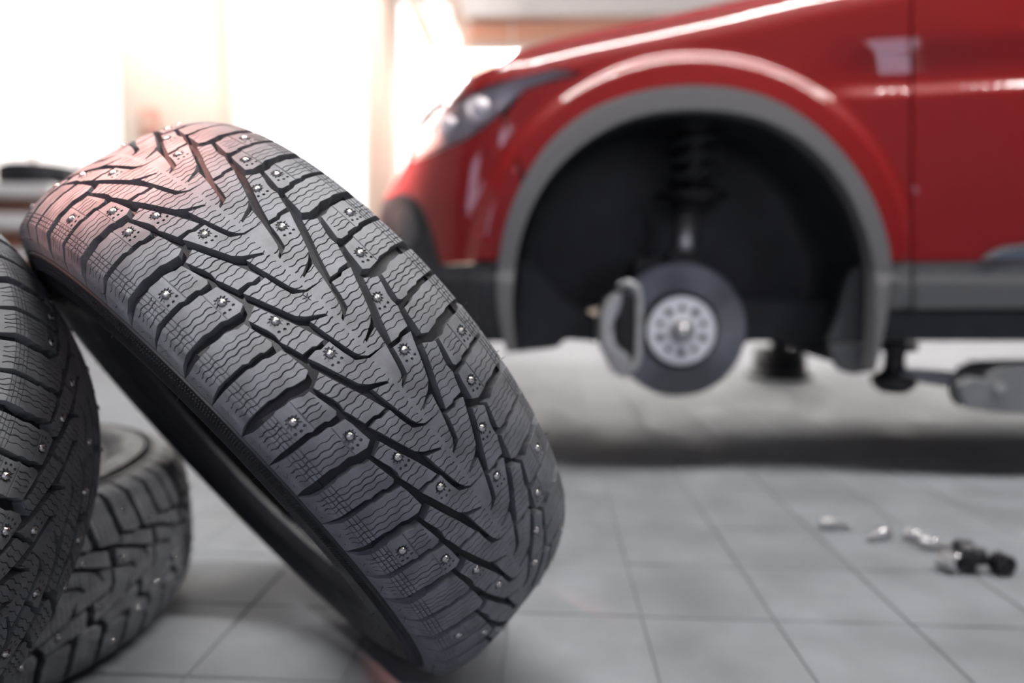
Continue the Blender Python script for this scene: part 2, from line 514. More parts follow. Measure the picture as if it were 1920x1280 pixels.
def tread_mesh(name, outline, slots, flip):
    """outline [(u,w)], slots [(poly, depth)]; flip mirrors w"""
    sg = -1 if flip else 1
    S = RC*DL
    def cv(poly): return [Vector((u*S, w*sg)) for u, w in poly]
    verts, faces = [], []
    def addp(poly):
        n = len(verts); verts.extend(poly); faces.append(list(range(n, n+len(poly))))
    # refine the outline so that it follows the curve
    ol = []
    q = cv(outline)
    for i in range(len(q)):
        a, b = q[i], q[(i+1) % len(q)]
        k = max(1, int((b-a).length/.006))
        for j in range(k): ol.append(a.lerp(b, j/k))
    if sum(a.x*b.y-b.x*a.y for a, b in zip(ol, ol[1:]+ol[:1])) < 0: ol.reverse()
    addp(ol)
    for poly, d in slots:
        pp = cv(poly)
        if sum(a.x*b.y-b.x*a.y for a, b in zip(pp, pp[1:]+pp[:1])) < 0: pp.reverse()
        addp(pp)
    # loose points inside keep the crown round
    xs = [v.x for v in ol]; ys = [v.y for v in ol]
    x = min(xs)+.004
    while x < max(xs):
        y = min(ys)+.004
        while y < max(ys):
            verts.append(Vector((x+.0003*math.sin(y*900), y))); y += .008
        x += .007
    V, E_, Fc, ov, oe, of = delaunay_2d_cdt(verts, [], faces, 0, 1e-6, True)
    hs, keep = [], []
    for fc, ids in zip(Fc, of):
        if 0 not in ids: continue
        h = 0.0
        for i in ids:
            if i > 0: h = max(h, slots[i-1][1])
        keep.append(fc); hs.append(h)
    out_v, out_f, cache = [], [], {}
    def vid(i, h):
        w = V[i].y
        hh = min(h, depth(w)) if h < 1 else depth(w)
        key = (i, round(hh, 5))
        if key not in cache:
            cache[key] = len(out_v); out_v.append(P_t(V[i].x/S, w, -hh))
        return cache[key]
    edge = {}
    for fc, h in zip(keep, hs):
        out_f.append(tuple(vid(i, h) for i in fc))
        for a, b in zip(fc, list(fc[1:])+[fc[0]]):
            edge.setdefault((min(a, b), max(a, b)), []).append((a, b, h))
    for (a, b), L in edge.items():
        if len(L) == 1: (p, q_, h1), h2 = L[0], 9
        elif len(L) == 2 and abs(L[0][2]-L[1][2]) > 1e-6:
            hi = min(L, key=lambda t: t[2]); lo = max(L, key=lambda t: t[2])
            (p, q_, h1), h2 = hi, lo[2]
        else: continue
        f = (vid(p, h1), vid(p, h2), vid(q_, h2), vid(q_, h1))
        f2 = []
        for i in f:
            if i not in f2: f2.append(i)
        if len(f2) >= 3: out_f.append(tuple(f2))
    me = bpy.data.meshes.new(name)
    me.from_pydata([tuple(v) for v in out_v], [], out_f)
    me.materials.append(M_RUB)
    me.update()
    return me

SIP = .0024
mm = .001
O_OUT = [(.725,39.5),(.81,50.2),(.95,47.3),(1.03,45.2),(1.12,44.1),(1.22,44.7),(1.30,42.6),(1.465,39.2),(1.465,30),(1.49,27),(1.485,19.7),(1.38,22.2),(1.21,26.4),(1.0,32.4),(.85,36.4)]
O_A = [(.205,121.8),(.205,75),(.23,71),(.235,62),(.265,58.5),(.285,48.3),(.37,46.9),(.635,44.5),(.68,49.9),(.655,60.5),(.625,64.5),(.625,75),(.60,80),(.605,97),(.62,110),(.68,121.8),(.16,121.8),(.195,110)]
O_A = [(.200,97),(.205,75),(.23,71),(.235,62),(.265,58.5),(.285,48.3),(.37,46.9),(.635,44.5),(.68,49.9),(.655,60.5),(.625,64.5),(.625,75),(.60,80),(.605,97),(.625,110),(.675,121.5),(.165,121.5),(.185,110)]
O_B = [(.75,97),(.75,83),(.735,81),(.755,73),(.75,69),(.78,63),(.81,59.8),(.81,54.2),(1.0,51.5),(1.155,49.3),(1.19,51.3),(1.19,58.4),(1.16,60.5),(1.15,68),(1.16,72),(1.13,75),(1.12,97),(1.135,110),(1.155,121.5),(.685,121.5),(.735,110)]
def halfrib_left():
    """left edge of the centre rib from tip T0 (u=-.03) to the next tip, with the inner mid block and the pocket"""
    return [(-.04,2.5),(-.12,12.2),(-.27,15.2),(-.38,16.8),(-.46,17.6),(-.45,26.7),(-.48,30.2),(-.465,38.3),(-.37,35.4),(-.14,29.3),(.09,22.8),(.17,17.2),(.275,4.3),(.31,4.1),(.24,17.6),(.46,14.7),(.70,10.8),(.80,9.0),(.88,6.2),(.93,2.1)]
def rib_outline():
    L = halfrib_left()
    R = [(u+.5, w) for u, w in halfrib_left()]          # mirrored half, half a pitch later; tip at .46
    # left: from tip (-.04) to (.93, 2.1) then the cut to the right side at u = .96
    left = [(u, -w) for u, w in L]
    prev = [(u-1, w) for u, w in R]                     # the end of the previous pitch's right half
    r_tail = [(u, w) for u, w in prev if False]
    cut_hi = (-.04, 14.75)                              # on the right edge, one pitch earlier than (.96, 14.75)
    right = [cut_hi, (.20,10.8), (.30,9.0), (.38,6.2), (.43,2.1), (.46,2.5)] + R[1:15] + [(.958, 14.78)]
    return left + right[::-1]
RIB = rib_outline()
def rib_slots(stud, snow=False):
    s = []
    for k in range(-6, 18):
        u = .0303+k/12
        # left side
        lo = 46*mm
        if not (stud and -.47 < u < -.19):
            if -.45 < u < .95:
                w2 = -lo; w1 = -.0017
                if u < -.05: w1 = -.004
                s.append((zig(u, w2, w1, ph=k), SIP))
        if not (stud and .03 < u < .31):
            if .05 < u < 1.45:
                if u < .96 or u > .96: s.append((zig(u, .0017 if u < .93 else .004, lo, ph=k+1), SIP))
    if stud:
        for du, sg in ((0, -1), (.5, 1)):
            us, w0 = -.355+du, 23.6*mm*sg
            s.append((star(us, w0, .0060, .0040, seed=3), .0016))
            for dd, dw in ((.115, -4.6), (.135, 0), (.12, 4.4)): s.append((dot(us+dd, w0+dw*mm), .002))
    if snow:
        u0, w0 = -.99+1.0, -6*mm
        for i in range(3):
            a = PI*i/3+.2
            dx, dy = math.cos(a)*.0036, math.sin(a)*.0036
            nx, ny = -math.sin(a)*.0004, math.cos(a)*.0004
            s.append(([(u0+(x_)/(RC*DL), w0+y_) for x_, y_ in ((-dx-nx, -dy-ny), (dx-nx, dy-ny), (dx+nx, dy+ny), (-dx+nx, -dy+ny))], .0016))
    return s
def mid_slots(stud):
    s = []
    for k in range(8, 18):
        u = .0303+k/12
        if u < .75 or u > 1.44: continue
        if stud and .90 < u < 1.18: continue
        s.append((zig(u, .015, .056, ph=k), SIP))
    if stud:
        s.append((star(1.0, .0362, .0060, .0040, seed=4), .0016))
        for dd, dw in ((.115, -5), (.135, -.6), (.12, 4)): s.append((dot(1.0+dd, .0362+dw*mm), .002))
    return s
def sh_slots(which, stud):
    s = []
    if which == 'A': us = [(.282,.072),(.365,.075),(.445,.062),(.52,.072)]; ua, ub = .1, .75
    else: us = [(.825,.075),(.895,.07),(.965,.06),(1.035,.06)]; ua, ub = .65, 1.25
    for i, (u, t) in enumerate(us):
        if not stud: s.append((zig(u, .1045, .0425, t, ph=i), SIP))
        elif which == 'A': s.append((zig(u, .1045, .0612, t*.8, ph=i), SIP))
        elif stud == 'in': s.append((zig(u, .1045, .0682, t*.8, ph=i), SIP))
        else:
            s.append((zig(u, .1045, .0848, t*.35, ph=i), SIP)); s.append((zig(u+t*.6, .0688, .0545, t*.3, ph=i), SIP))
    for w in (.0962, .0932, .0898, .0866): s.append((circ(w, ua, ub), .0012))
    if stud:
        if which == 'A': uc, wc = .46, .0540; s.append((circ(.0603, ua, ub), .0008))
        elif stud == 'in': uc, wc = .94, .0600; s.append((circ(.0675, ua, ub), .0008))
        else: uc, wc = .945, .0772; s.append((circ(.0695, ua, ub), .0008)); s.append((circ(.0842, ua, ub), .0008))
        s.append((star(uc, wc, .0060, .0040, seed=5), .0016))
        for dd, dw in ((.11, -4.4), (.13, 0), (.12, 4.3)): s.append((dot(uc+dd, wc+dw*mm), .002))
    # small pits and a chevron mark on the flank
    u0 = .40 if which == 'A' else .93
    s.append((dot(u0+.13, .1135, .0010), .0012)); s.append((dot(u0-.1, .1165, .0008), .0012))
    for a, b in (((-.05,.1085),(.0,.1125)), ((.0,.1125),(-.05,.116))):
        s.append(([(u0+a[0], a[1]), (u0+b[0], b[1]), (u0+b[0]+.012, b[1]), (u0+a[0]+.012, a[1])], .0006))
    return s
def half_scale(poly): return [(u, w*mm) for u, w in poly]
MESH = {}
def get_mesh(kind, right, stud, snow=False):
    key = (kind, right, stud, snow)
    if key not in MESH:
        du = .5 if right else 0
        sh = lambda sl: [([(u+du, w) for u, w in p], d) for p, d in sl]
        if kind == 'rib': MESH[key] = tread_mesh('tread_block', half_scale(RIB), rib_slots(stud, snow), False)
        elif kind == 'mid': MESH[key] = tread_mesh('tread_block', [(u+du, w) for u, w in half_scale(O_OUT)], sh(mid_slots(stud)), not right)
        else: MESH[key] = tread_mesh('tread_block', [(u+du, w) for u, w in half_scale(O_A if kind == 'A' else O_B)], sh(sh_slots(kind, stud)), not right)
    return MESH[key]
stud_me = None
def stud_mesh():
    global stud_me
    if stud_me: return stud_me
    mb = MB().lathe([(.0038, -.0017), (.0037, -.0006), (.0033, .0003), (.0029, .0014), (.0018, .0022), (.0001, .0025)], 14)
    o = mb.build('tread_stud', M_STUD, None, True)
    stud_me = o.data
    bpy.data.objects.remove(o)
    return stud_me

EXTRA = (2*PI-NP*DL)/14.0
def pitch_angle(k, lo, hi):
    """extra spread goes into the pitches turned away"""
    a = DL*k
    if k > hi: a += EXTRA*min(k-hi, 14)
    return a

CARC = {}
def carcass_meshes():
    if CARC: return CARC
    n = 360
    def d_(w): return -depth(w)
    prof = []
    ws = [-WMAX+.0005]+[-.112, -.104, -.0975]+[x*.001 for x in range(-94, 95, 4)]+[.0975, .104, .112, WMAX-.0005]
    for w in ws:
        a, r, nw, nr = surf(w); h = depth(w)
        prof.append((r-nr*h, a-nw*h))
    body = MB().lathe(prof, n)
    inner = [(.3000, -.1000), (.312, -.088), (.3235, -.05), (.3255, 0), (.3235, .05), (.312, .088), (.3000, .1000)]
    body.lathe([prof[-1]]+inner[::-1]+[prof[0]], n)
    CARC['carcass'] = body
    for s in (-1, 1):
        sp = [(.3034, .1058), (.3030, .1078), (.3012, .1086), (.2994, .1086), (.2982, .1084), (.2860, .1118), (.2845, .1112), (.2700, .1140), (.2560, .1135), (.2440, .1090), (.2340, .1020), (.2300, .1025), (.2250, .1000), (.2200, .0920), (.2160, .0800), (.2185, .0740), (.228, .078), (.245, .084), (.27, .095), (.295, .0975), (.3000, .1000)]
        mb = MB().lathe([(r, s*w) for r, w in sp], n)
        # fine radial hatching in two bands
        hw = lambda r: .1082+(.2982-r)*.0034/.0122
        for i in range(620):
            a = 2*PI*i/620
            ca, sa = math.cos(a), math.sin(a)
            for r1, r2 in ((.2868, .2915), (.2925, .2972)):
                t = .0006
                vs = []
                for r, off, w in ((r1, -t, hw(r1)), (r1, t, hw(r1)), (r2, t, hw(r2)), (r2, -t, hw(r2)), (r1+.0003, 0, hw(r1)+.0012), (r2-.0003, 0, hw(r2)+.0012)):
                    vs.append((r*ca-off*sa, r*sa+off*ca, s*(w)))
                mb.add(vs, [(0, 1, 4), (1, 2, 5, 4), (2, 3, 5), (3, 0, 4, 5)])
        CARC['side%d' % s] = mb
    sp = MB()
    rnd = random.Random(5)
    for s in (-1, 1):
        for i in range(150):
            a = rnd.uniform(0, 2*PI); r = rnd.choice([.2990, .2700, .2560]); w = .1085 if r > .29 else (.1138 if r > .26 else .1133)
            L = rnd.uniform(.002, .006)
            p = Vector((r*math.cos(a), r*math.sin(a), s*w)); q = p+Vector((rnd.uniform(-.002, .002), rnd.uniform(-.002, .002), s*L))
            sp.tube([p, q], .0003, 4, rs=[.00035, .00012])
        for i in range(40):
            a = rnd.uniform(0, 2*PI); r = .3165; L = rnd.uniform(.002, .006)
            p = Vector((r*math.cos(a), r*math.sin(a), s*.1025)); sp.tube([p, p+Vector((math.cos(a)*.6*L, math.sin(a)*.6*L, s*L))], .0003, 4, rs=[.00035, .00012])
    CARC['spew'] = sp
    out = {}
    for k, mb in CARC.items():
        o = mb.build('carcass', M_CARC, None, True)
        if k != 'spew': smooth_by_angle(o.data, .6)
        out[k] = o.data
        bpy.data.objects.remove(o)
    CARC.clear(); CARC.update(out)
    return CARC

def add_part(name, me, parent, M=None, **kw):
    o = bpy.data.objects.new(name, me); COL.objects.link(o)
    o.parent = parent
    if M is not None: o.matrix_local = M
    return tag(o, **kw)

def make_tyre(C, e2, e1, a, th0, label, lo, hi, ov=None, snow_k=None):
    """lo..hi: pitches that face the camera; ov: stud overrides {(kind, right, k): bool}"""
    ov = ov or {}
    M = Matrix((e2, e1, a)).transposed().to_4x4() @ Matrix.Rotation(th0, 4, 'Z')
    M.translation = C
    t = empty('tyre', mat4=M, label=label, cat='tyre')
    cm = carcass_meshes()
    add_part('carcass', cm['carcass'], t)
    add_part('sidewall', cm['side-1'], t)
    add_part('sidewall', cm['side1'], t)
    add_part('rubber_hairs', cm['spew'], t, kind='stuff')
    sm = stud_mesh()
    for k in range(lo, lo+NP):
        ang = pitch_angle(k, lo, hi)
        Rm = Matrix.Rotation(ang, 4, 'Z')
        odd = (k % 2 == 1)
        def stud(u, w):
            ww, r, nw, nr = surf(w)
            Q = Matrix.Rotation(DL*u, 4, 'Z') @ Matrix.Translation((r-nr*.0004, 0, ww-nw*.0004)) @ Matrix.Rotation(PI/2-math.atan2(nw, nr), 4, 'Y')
            add_part('tread_stud', sm, t, Rm @ Q)
        st_rib = ov.get(('rib', 0, k), odd)
        # rib k runs from u=k-.04 (block frame starts at tip T_k); inner mid block of pitch k-1 is its head
        st_rib = ov.get(('rib', 0, k), (k % 2 == 0))
        add_part('tread_block', get_mesh('rib', False, st_rib, k == snow_k), t, Rm)
        if st_rib:
            stud(-.355, -.0236); stud(.145, .0236)
        for right in (False, True):
            sg = 1 if right else -1; du = .5 if right else 0
            s_mid = ov.get(('mid', right, k), k % 2 == 0)
            add_part('tread_block', get_mesh('mid', right, s_mid), t, Rm)
            if s_mid: stud(1.0+du, sg*.0362)
            sA = ov.get(('A', right, k), k % 2 == 0)
            add_part('tread_block', get_mesh('A', right, sA), t, Rm)
            if sA: stud(.46+du, sg*.0540)
            sB = ov.get(('B', right, k), k % 2 == 1)
            add_part('tread_block', get_mesh('B', right, sB), t, Rm)
            if sB == 'in': stud(.94+du, sg*.0600)
            elif sB: stud(.945+du, sg*.0772)
    return t

def frame_of(az, el):
    a = Vector((math.cos(el)*math.cos(az), math.cos(el)*math.sin(az), math.sin(el)))
    e1 = a.cross(Vector((0, 0, 1))).normalized()
    e2 = e1.cross(a)
    return a, e1, e2
a, e1, e2 = frame_of(0.73261, 0.620769)
make_tyre(Vector((-0.296542, 0.832438, 0.3265)), e2, e1, a, 0.387789,
          'large studded winter tyre leaning in the centre, tread facing the viewer', -3, 12, ov={('B', False, 0): 'in', ('B', True, 0): 'in'}, snow_k=3)
a, e1, e2 = frame_of(4.914677, 0.721407)
make_tyre(Vector((-0.750, 0.513, 0.3105)), e2, e1, a, -2.572541,
          'studded winter tyre cut by the left edge, resting against a lower tyre', -2, 12, ov={('A', True, 3): True, ('B', True, 5): 'in'})
a, e1, e2 = Vector((-.02, -.03, 1)).normalized(), None, None
e1 = a.cross(Vector((0, 1, 0))).normalized(); e2 = e1.cross(a)
make_tyre(Vector((-0.856, 0.894, 0.116)), e2, e1, a, 0.3,
          'dark tyre lying flat on the floor in shadow behind the left tyre', -3, 12)

# ------------------------------------------------------------------ car (local frame: x to the rear, y inward, z up; origin = hub face)
EX, EY, EZ = Vector((cy_, -sy_, 0)), Vector((sy_, cy_, 0)), Vector((0, 0, 1))
DHUB = 1.75
def ray_c(px, py):
    d = pray(px, py)
    return Vector((d.dot(EX), d.dot(EY), d.z))
_d = ray_c(1278, 620); OC = CAM + pray(1278, 620)*(DHUB/_d.y)
CL = Vector(((CAM-OC).dot(EX), (CAM-OC).dot(EY), CAM.z-OC.z))    # camera in car coordinates
def cpt(px, py, y):
    d = ray_c(px, py)
    return CL + d*((y-CL.y)/d.y)
MC = Matrix((EX, EY, EZ)).transposed().to_4x4(); MC.translation = OC
MC.translation = Vector((OC.x, OC.y, 0)); ZO = OC.z           # the empty stands on the floor
def C3(v): return Vector((v[0], v[1], v[2]+ZO))
car = empty('car', mat4=MC, label='red car with the front wheel off, raised on a lift, brake disc bare', cat='car')
def lerp_tab(t, x):
    if x <= t[0][0]:
        (a, b), (c, d) = t[0], t[1]; return b+(d-b)*(x-a)/(c-a)
    for (a, b), (c, d) in zip(t, t[1:]):
        if x <= c: return b+(d-b)*(x-a)/(c-a)
    (a, b), (c, d) = t[-2], t[-1]
    return b+(d-b)*(x-a)/(c-a)
def sst(a, b, x):
    t = min(1, max(0, (x-a)/(b-a))); return t*t*(3-2*t)
_t = [(790, 218), (868, 150), (932, 121), (985, 91), (1090, 64), (1210, 38), (1300, 18), (1390, -2), (1550, -38), (1712, -72), (1900, -110), (2150, -160)]
ZT = [(cpt(px, py, .03+(.25 if px < 880 else .10 if px < 950 else 0))[0], cpt(px, py, .03+(.25 if px < 880 else .10 if px < 950 else 0))[2]) for px, py in _t]
XC_, _, ZC_ = cpt(1300, 530, -.06)
def acorner(z):
    zw = z+ZO
    return lerp_tab([(.30, .36), (.45, .43), (.68, .44), (.80, .40), (.90, .33), (1.0, .22), (1.08, .16)], zw)
def Yb(x, z):
    y = -.06
    t = max(0, -(x+.42))/max(.1, acorner(z))
    y += .45*t**2.5
    zt = lerp_tab(ZT, x)
    s = max(0, (z-(zt-.11))/.11)
    y += .055*s**2.2
    r = math.hypot(x-XC_, (z-ZC_)*1.0)
    y += (.006*sst(.455, .51, r)+.022*sst(.512, .548, r))*(1-.3*sst(.62, .9, r))
    zw = z+ZO
    y += .10*(zw-.78)**2 if zw > .5 else 0
    # shoulder crease running back along the door
    if x > .25:
        zc = .488+.462+.05*(x-.3)
        y += .016*sst(zc-.03, zc+.004, zw)*sst(.25, .45, x) - .012*sst(zc+.02, zc+.12, zw)*sst(.25, .45, x)
    return y
def hit(px, py, off=0.0):
    d = ray_c(px, py)
    best = None; prev = None
    t = 1.45
    while t < 2.6:
        p = CL+d*t
        g = p.y-(Yb(p.x, p.z)-off)
        if g >= 0:
            lo, hi = t-.02, t
            for _ in range(18):
                mth = (lo+hi)/2; p = CL+d*mth
                if p.y-(Yb(p.x, p.z)-off) >= 0: hi = mth
                else: lo = mth
            p = CL+d*hi
            return p
        if best is None or g > best[0]: best = (g, p)
        t += .02
    return best[1]
def cr(pts, k=6):
    """open Catmull-Rom through the points"""
    out = []
    P = [pts[0]]+list(pts)+[pts[-1]]
    for i in range(1, len(P)-2):
        p0, p1, p2, p3 = [Vector(q) for q in P[i-1:i+3]]
        for j in range(k):
            t = j/k
            out.append(tuple(.5*((2*p1)+(-p0+p2)*t+(2*p0-5*p1+4*p2-p3)*t*t+(-p0+3*p1-3*p2+p3)*t**3)))
    out.append(tuple(pts[-1]))
    return out
def dens(poly, L=14):
    out = []
    for a, b in zip(poly, list(poly[1:])+[poly[0]]):
        a, b = Vector(a), Vector(b)
        n = max(1, int((b-a).length/L))
        for i in range(n): out.append(tuple(a.lerp(b, i/n)))
    return out
def panel(name, poly, mat_, off=0.0, th=.02, step=.014, parent=None, yfun=None, smooth=True, extra=None, label=None):
    """a body panel: photo outline carried onto the body surface, with a turned-in edge of th metres"""
    pts = [hit(x, y, off) for x, y in dens(poly)]
    p2 = []
    for p in pts:
        v = Vector((p.x, p.z))
        if not p2 or (v-p2[-1]).length > .0015: p2.append(v)
    if (p2[0]-p2[-1]).length < .0015: p2.pop()
    if sum(a.x*b.y-b.x*a.y for a, b in zip(p2, p2[1:]+p2[:1])) < 0: p2.reverse()
    n0 = len(p2)
    verts = list(p2)
    x0, x1 = min(v.x for v in p2), max(v.x for v in p2); z0, z1 = min(v.y for v in p2), max(v.y for v in p2)
    i = 0
    x = x0+step*.5
    while x < x1:
        z = z0+step*.5+(step*.5 if i % 2 else 0)
        while z < z1: verts.append(Vector((x, z))); z += step
        x += step*.87; i += 1
    V, E_, Fc, ov, oe, of = delaunay_2d_cdt(verts, [], [list(range(n0))], 0, 1e-5, True)
    def inside(c):
        k = False
        for a, b in zip(p2, p2[1:]+p2[:1]):
            if (a.y > c.y) != (b.y > c.y) and c.x < a.x+(b.x-a.x)*(c.y-a.y)/(b.y-a.y): k = not k
        return k
    keep = [f for f in Fc if inside((V[f[0]]+V[f[1]]+V[f[2]])/3)]
    P = [C3((v.x, Yb(v.x, v.y)-off, v.y)) for v in V]
    used = sorted({i for f in keep for i in f}); re_ = {i: k for k, i in enumerate(used)}
    P = [P[i] for i in used]; keep = [[re_[i] for i in f] for f in keep]
    edges = {}
    for f in keep:
        for a, b in zip(f, list(f[1:])+[f[0]]): edges.setdefault((min(a, b), max(a, b)), []).append((a, b))
    fs = [tuple(f) for f in keep]
    sk = {}
    n1 = len(P)
    back = []
    def low(i):
        if i not in sk:
            sk[i] = len(P); P.append(P[i]+Vector((0, th, 0)))
        return sk[i]
    nk = len(fs)
    for L in edges.values():
        if len(L) == 1:
            a, b = L[0]; fs.append((b, a, low(a), low(b)))
    if extra: 
        ev, ef = extra; n = len(P); P += ev; fs += [tuple(i+n for i in f) for f in ef]
    o = mesh_obj(name, P, fs, mat_, parent or car, smooth)
    bm = bmesh.new(); bm.from_mesh(o.data)
    for e in bm.edges:
        if len(e.link_faces) == 2 and e.calc_face_angle(0) > .7: e.smooth = False
    bm.to_mesh(o.data); bm.free()
    return o
def slab(mb, poly, y0, y1):
    """photo outline at local depth y0, extruded straight back to y1"""
    A = [C3(cpt(px, py, y0)) for px, py in poly]
    n = len(A)
    B = [v+Vector((0, y1-y0, 0)) for v in A]
    mb.add(A+B, [tuple(range(n)), tuple(range(n, 2*n))[::-1]]+[(i, n+i, n+(i+1) % n, (i+1) % n) for i in range(n)])
    return mb
def slab_obj(name, poly, y0, y1, m_, parent=None, bev=.004, smooth=False):
    o = slab(MB(), poly, y0, y1).build(name, m_, parent or car)
    bm = bmesh.new(); bm.from_mesh(o.data)
    bmesh.ops.recalc_face_normals(bm, faces=bm.faces[:])
    if bev:
        es = [e for e in bm.edges if len(e.link_faces) == 2 and e.calc_face_angle(0) > .6]
        bmesh.ops.bevel(bm, geom=es, offset=bev, segments=2, profile=.6, affect='EDGES', clamp_overlap=True)
    bm.to_mesh(o.data); bm.free()
    if smooth: smooth_by_angle(o.data, .5)
    return o

ARCH_O = [(950, 662), (936, 600), (931, 540), (939, 460), (958, 390), (990, 322), (1040, 256), (1110, 204), (1200, 171), (1290, 160), (1380, 166), (1460, 191), (1530, 236), (1590, 297), (1635, 367), (1662, 440), (1672, 500), (1667, 570), (1655, 640), (1641, 697)]
ARCH_I = [(968, 658), (962, 600), (962, 540), (972, 465), (994, 395), (1032, 330), (1085, 276), (1150, 235), (1215, 213), (1290, 205), (1360, 208), (1430, 223), (1495, 256), (1550, 304), (1592, 363), (1622, 430), (1639, 500), (1641, 570), (1639, 640), (1633, 695)]
AO = cr(ARCH_O); AI = cr(ARCH_I)
# fender, bonnet, bumper, headlight, door
hood_cut = [(985, 110), (1100, 84), (1200, 62), (1330, 37), (1450, 14), (1600, -21), (1707, -46)]
hc = cr(hood_cut)
iL = min(range(len(AO)), key=lambda i: math.hypot(AO[i][0]-985, AO[i][1]-330))
iR = min(range(len(AO)), key=lambda i: math.hypot(AO[i][0]-1671, AO[i][1]-489))
HL_LOW = [(765, 297), (772, 304), (824, 283), (880, 257), (911, 235), (941, 205), (982, 165), (1037, 148), (1092, 136)]
fender = [(1094, 136)]+[(1040, 128)]+[(1000, 118)]+hc+[(1707, 490)]+[p for p in AO[iR:iL-1:-1]]+[(948, 218), (985, 167), (1040, 150)]
panel('front_fender', fender, M_RED, th=.03)
sil = [(793, 216), (830, 182), (866, 150), (932, 121), (983, 92), (1090, 64), (1210, 38), (1300, 18), (1390, -2), (1550, -38), (1707, -70)]
sl = cr(sil)
hood_low = [(1707, -49)]+[(x, y-3) for x, y in hc[::-1]]+[(1000, 114), (1036, 124), (1030, 131), (962, 147), (910, 162), (850, 188), (802, 219)]
# bonnet top surface, from the visible edge inward
ev, ef = [], []
rows = []
for px, py in sl[::2]:
    p = hit(px, py)
    rows.append([C3((p.x+(.30 if False else 0)+.12*f*f*(1 if p.x < -.3 else 0), p.y+1.55*f, p.z+.012*math.sin(PI*f)-.002-.02*f)) for f in (0, .04, .12, .25, .5, .75, 1)])
n = len(rows[0])
for r in rows: ev += r
for i in range(len(rows)-1):
    for j in range(n-1): ef.append((i*n+j, (i+1)*n+j, (i+1)*n+j+1, i*n+j+1))
panel('bonnet', sl+hood_low, M_RED, th=.015, extra=(ev, ef))
# front of the car, closing the nose across to the far side
ev, ef, rows = [], [], []
for px, py in cr([(793, 218), (780, 242), (767, 296), (751, 326), (735, 351), (719, 375), (708, 440), (707, 500), (740, 558)], 3):
    p = hit(px, py)
    rows.append([C3((p.x-.05*math.sin(PI*f)*(1 if f > .1 else 0), p.y+.004+1.5*f, p.z)) for f in (0, .05, .15, .3, .5, .7, .85, 1)])
for r in rows: ev += r
for i in range(len(rows)-1):
    for j in range(7): ef.append((i*8+j, i*8+j+1, (i+1)*8+j+1, (i+1)*8+j))
MB().add(ev, ef).build('front_fascia', M_DPLAS, car, True)
SEAM = [(911, 238), (945, 222), (966, 270), (983, 328)]
iB = min(range(len(AO)), key=lambda i: math.hypot(AO[i][0]-936, AO[i][1]-492))
bumper = HL_LOW[1:5]+[(941, 213)]+[(966, 272)]+AO[iL-1:iB-1:-1]+[(828, 496), (818, 465), (810, 437), (801, 410), (791, 390), (776, 370), (752, 361), (717, 374), (734, 350), (750, 325), (764, 302)]
panel('front_bumper', bumper, M_RED, th=.03)
lower = [(706, 440), (716, 376), (752, 363), (775, 372), (789, 392), (799, 412), (808, 439), (816, 467), (826, 497), (936, 493)]+AO[iB-1:3:-1]+[(945, 640), (905, 640), (820, 610), (740, 560), (705, 500)]
panel('lower_bumper', lower, M_DPLAS, off=.004, th=.06)
fog = [(735, 400), (748, 384), (768, 388), (780, 408), (784, 440), (770, 465), (742, 458)]
panel('fog_lamp_cover', fog, M_CLAD, off=.010, th=.02)
hl = empty('headlight'); hl.parent = car; hl['label'] = 'clear glass headlight swept back along the bonnet'
HLP = [(765, 297), (779, 241), (801, 220), (850, 190), (910, 164), (962, 149), (1030, 133), (1092, 134), (1037, 148), (982, 165), (941, 205), (911, 235), (880, 257), (824, 283), (772, 304)]
panel('lamp_housing', [(765+(x-765)*.985+4, 304+(y-304)*.97-1) for x, y in HLP], M_LAMP, off=-.025, th=.02, parent=hl)
panel('lamp_light_blocker', [(806, 283), (818, 250), (852, 217), (910, 182), (965, 162), (1040, 147), (982, 168), (941, 206), (911, 235), (880, 257), (832, 280)], M_BLACK, off=-.085, th=.06, parent=hl)  # black backing added to stop light passing through the headlight
panel('lamp_lens', HLP, M_GLASS, off=.002, th=.055, parent=hl)
panel('light_strip', [(800, 232), (850, 199), (910, 173), (965, 157), (1060, 140), (1040, 146), (968, 165), (915, 183), (856, 209), (806, 242)], M_LAMP, off=-.014, th=.015, parent=hl)
def lens_ball(px, py, off, r):
    p = hit(px, py, off); q = C3(p)
    mb = MB().lathe([(r*1.15, .01), (r*1.15, -.02), (r, -.02), (r*.95, -.012), (r*.7, -.03), (r*.35, -.038), (.0005, -.04)], 20, Matrix.Translation(q) @ Matrix.Rotation(-PI/2-.35, 4, 'X'))
    mb.build('lamp_projector', M_LAMP, hl, True)
lens_ball(905, 210, -.028, .034); lens_ball(848, 243, -.028, .030)
panel('lamp_trim', [(775, 296), (820, 276), (878, 250), (906, 230), (935, 203), (968, 172), (960, 172), (926, 202), (899, 226), (872, 243), (818, 267), (780, 283)], M_LAMP, off=-.014, th=.02, parent=hl)
panel('front_door', [(1712, -47), (1712, 490), (2250, 486), (2250, -165)], M_RED, th=.03)
panel('bonnet_rear_edge', [(1712, -72), (1712, -51), (2250, -169), (2250, -185)], M_RED, th=.01)
panel('gap_shade_strip', [(1696, -60), (1724, -60), (1724, 488), (1696, 488)], M_BLACK, off=-.012, th=.01)  # black strip put in as the shade inside the door gap
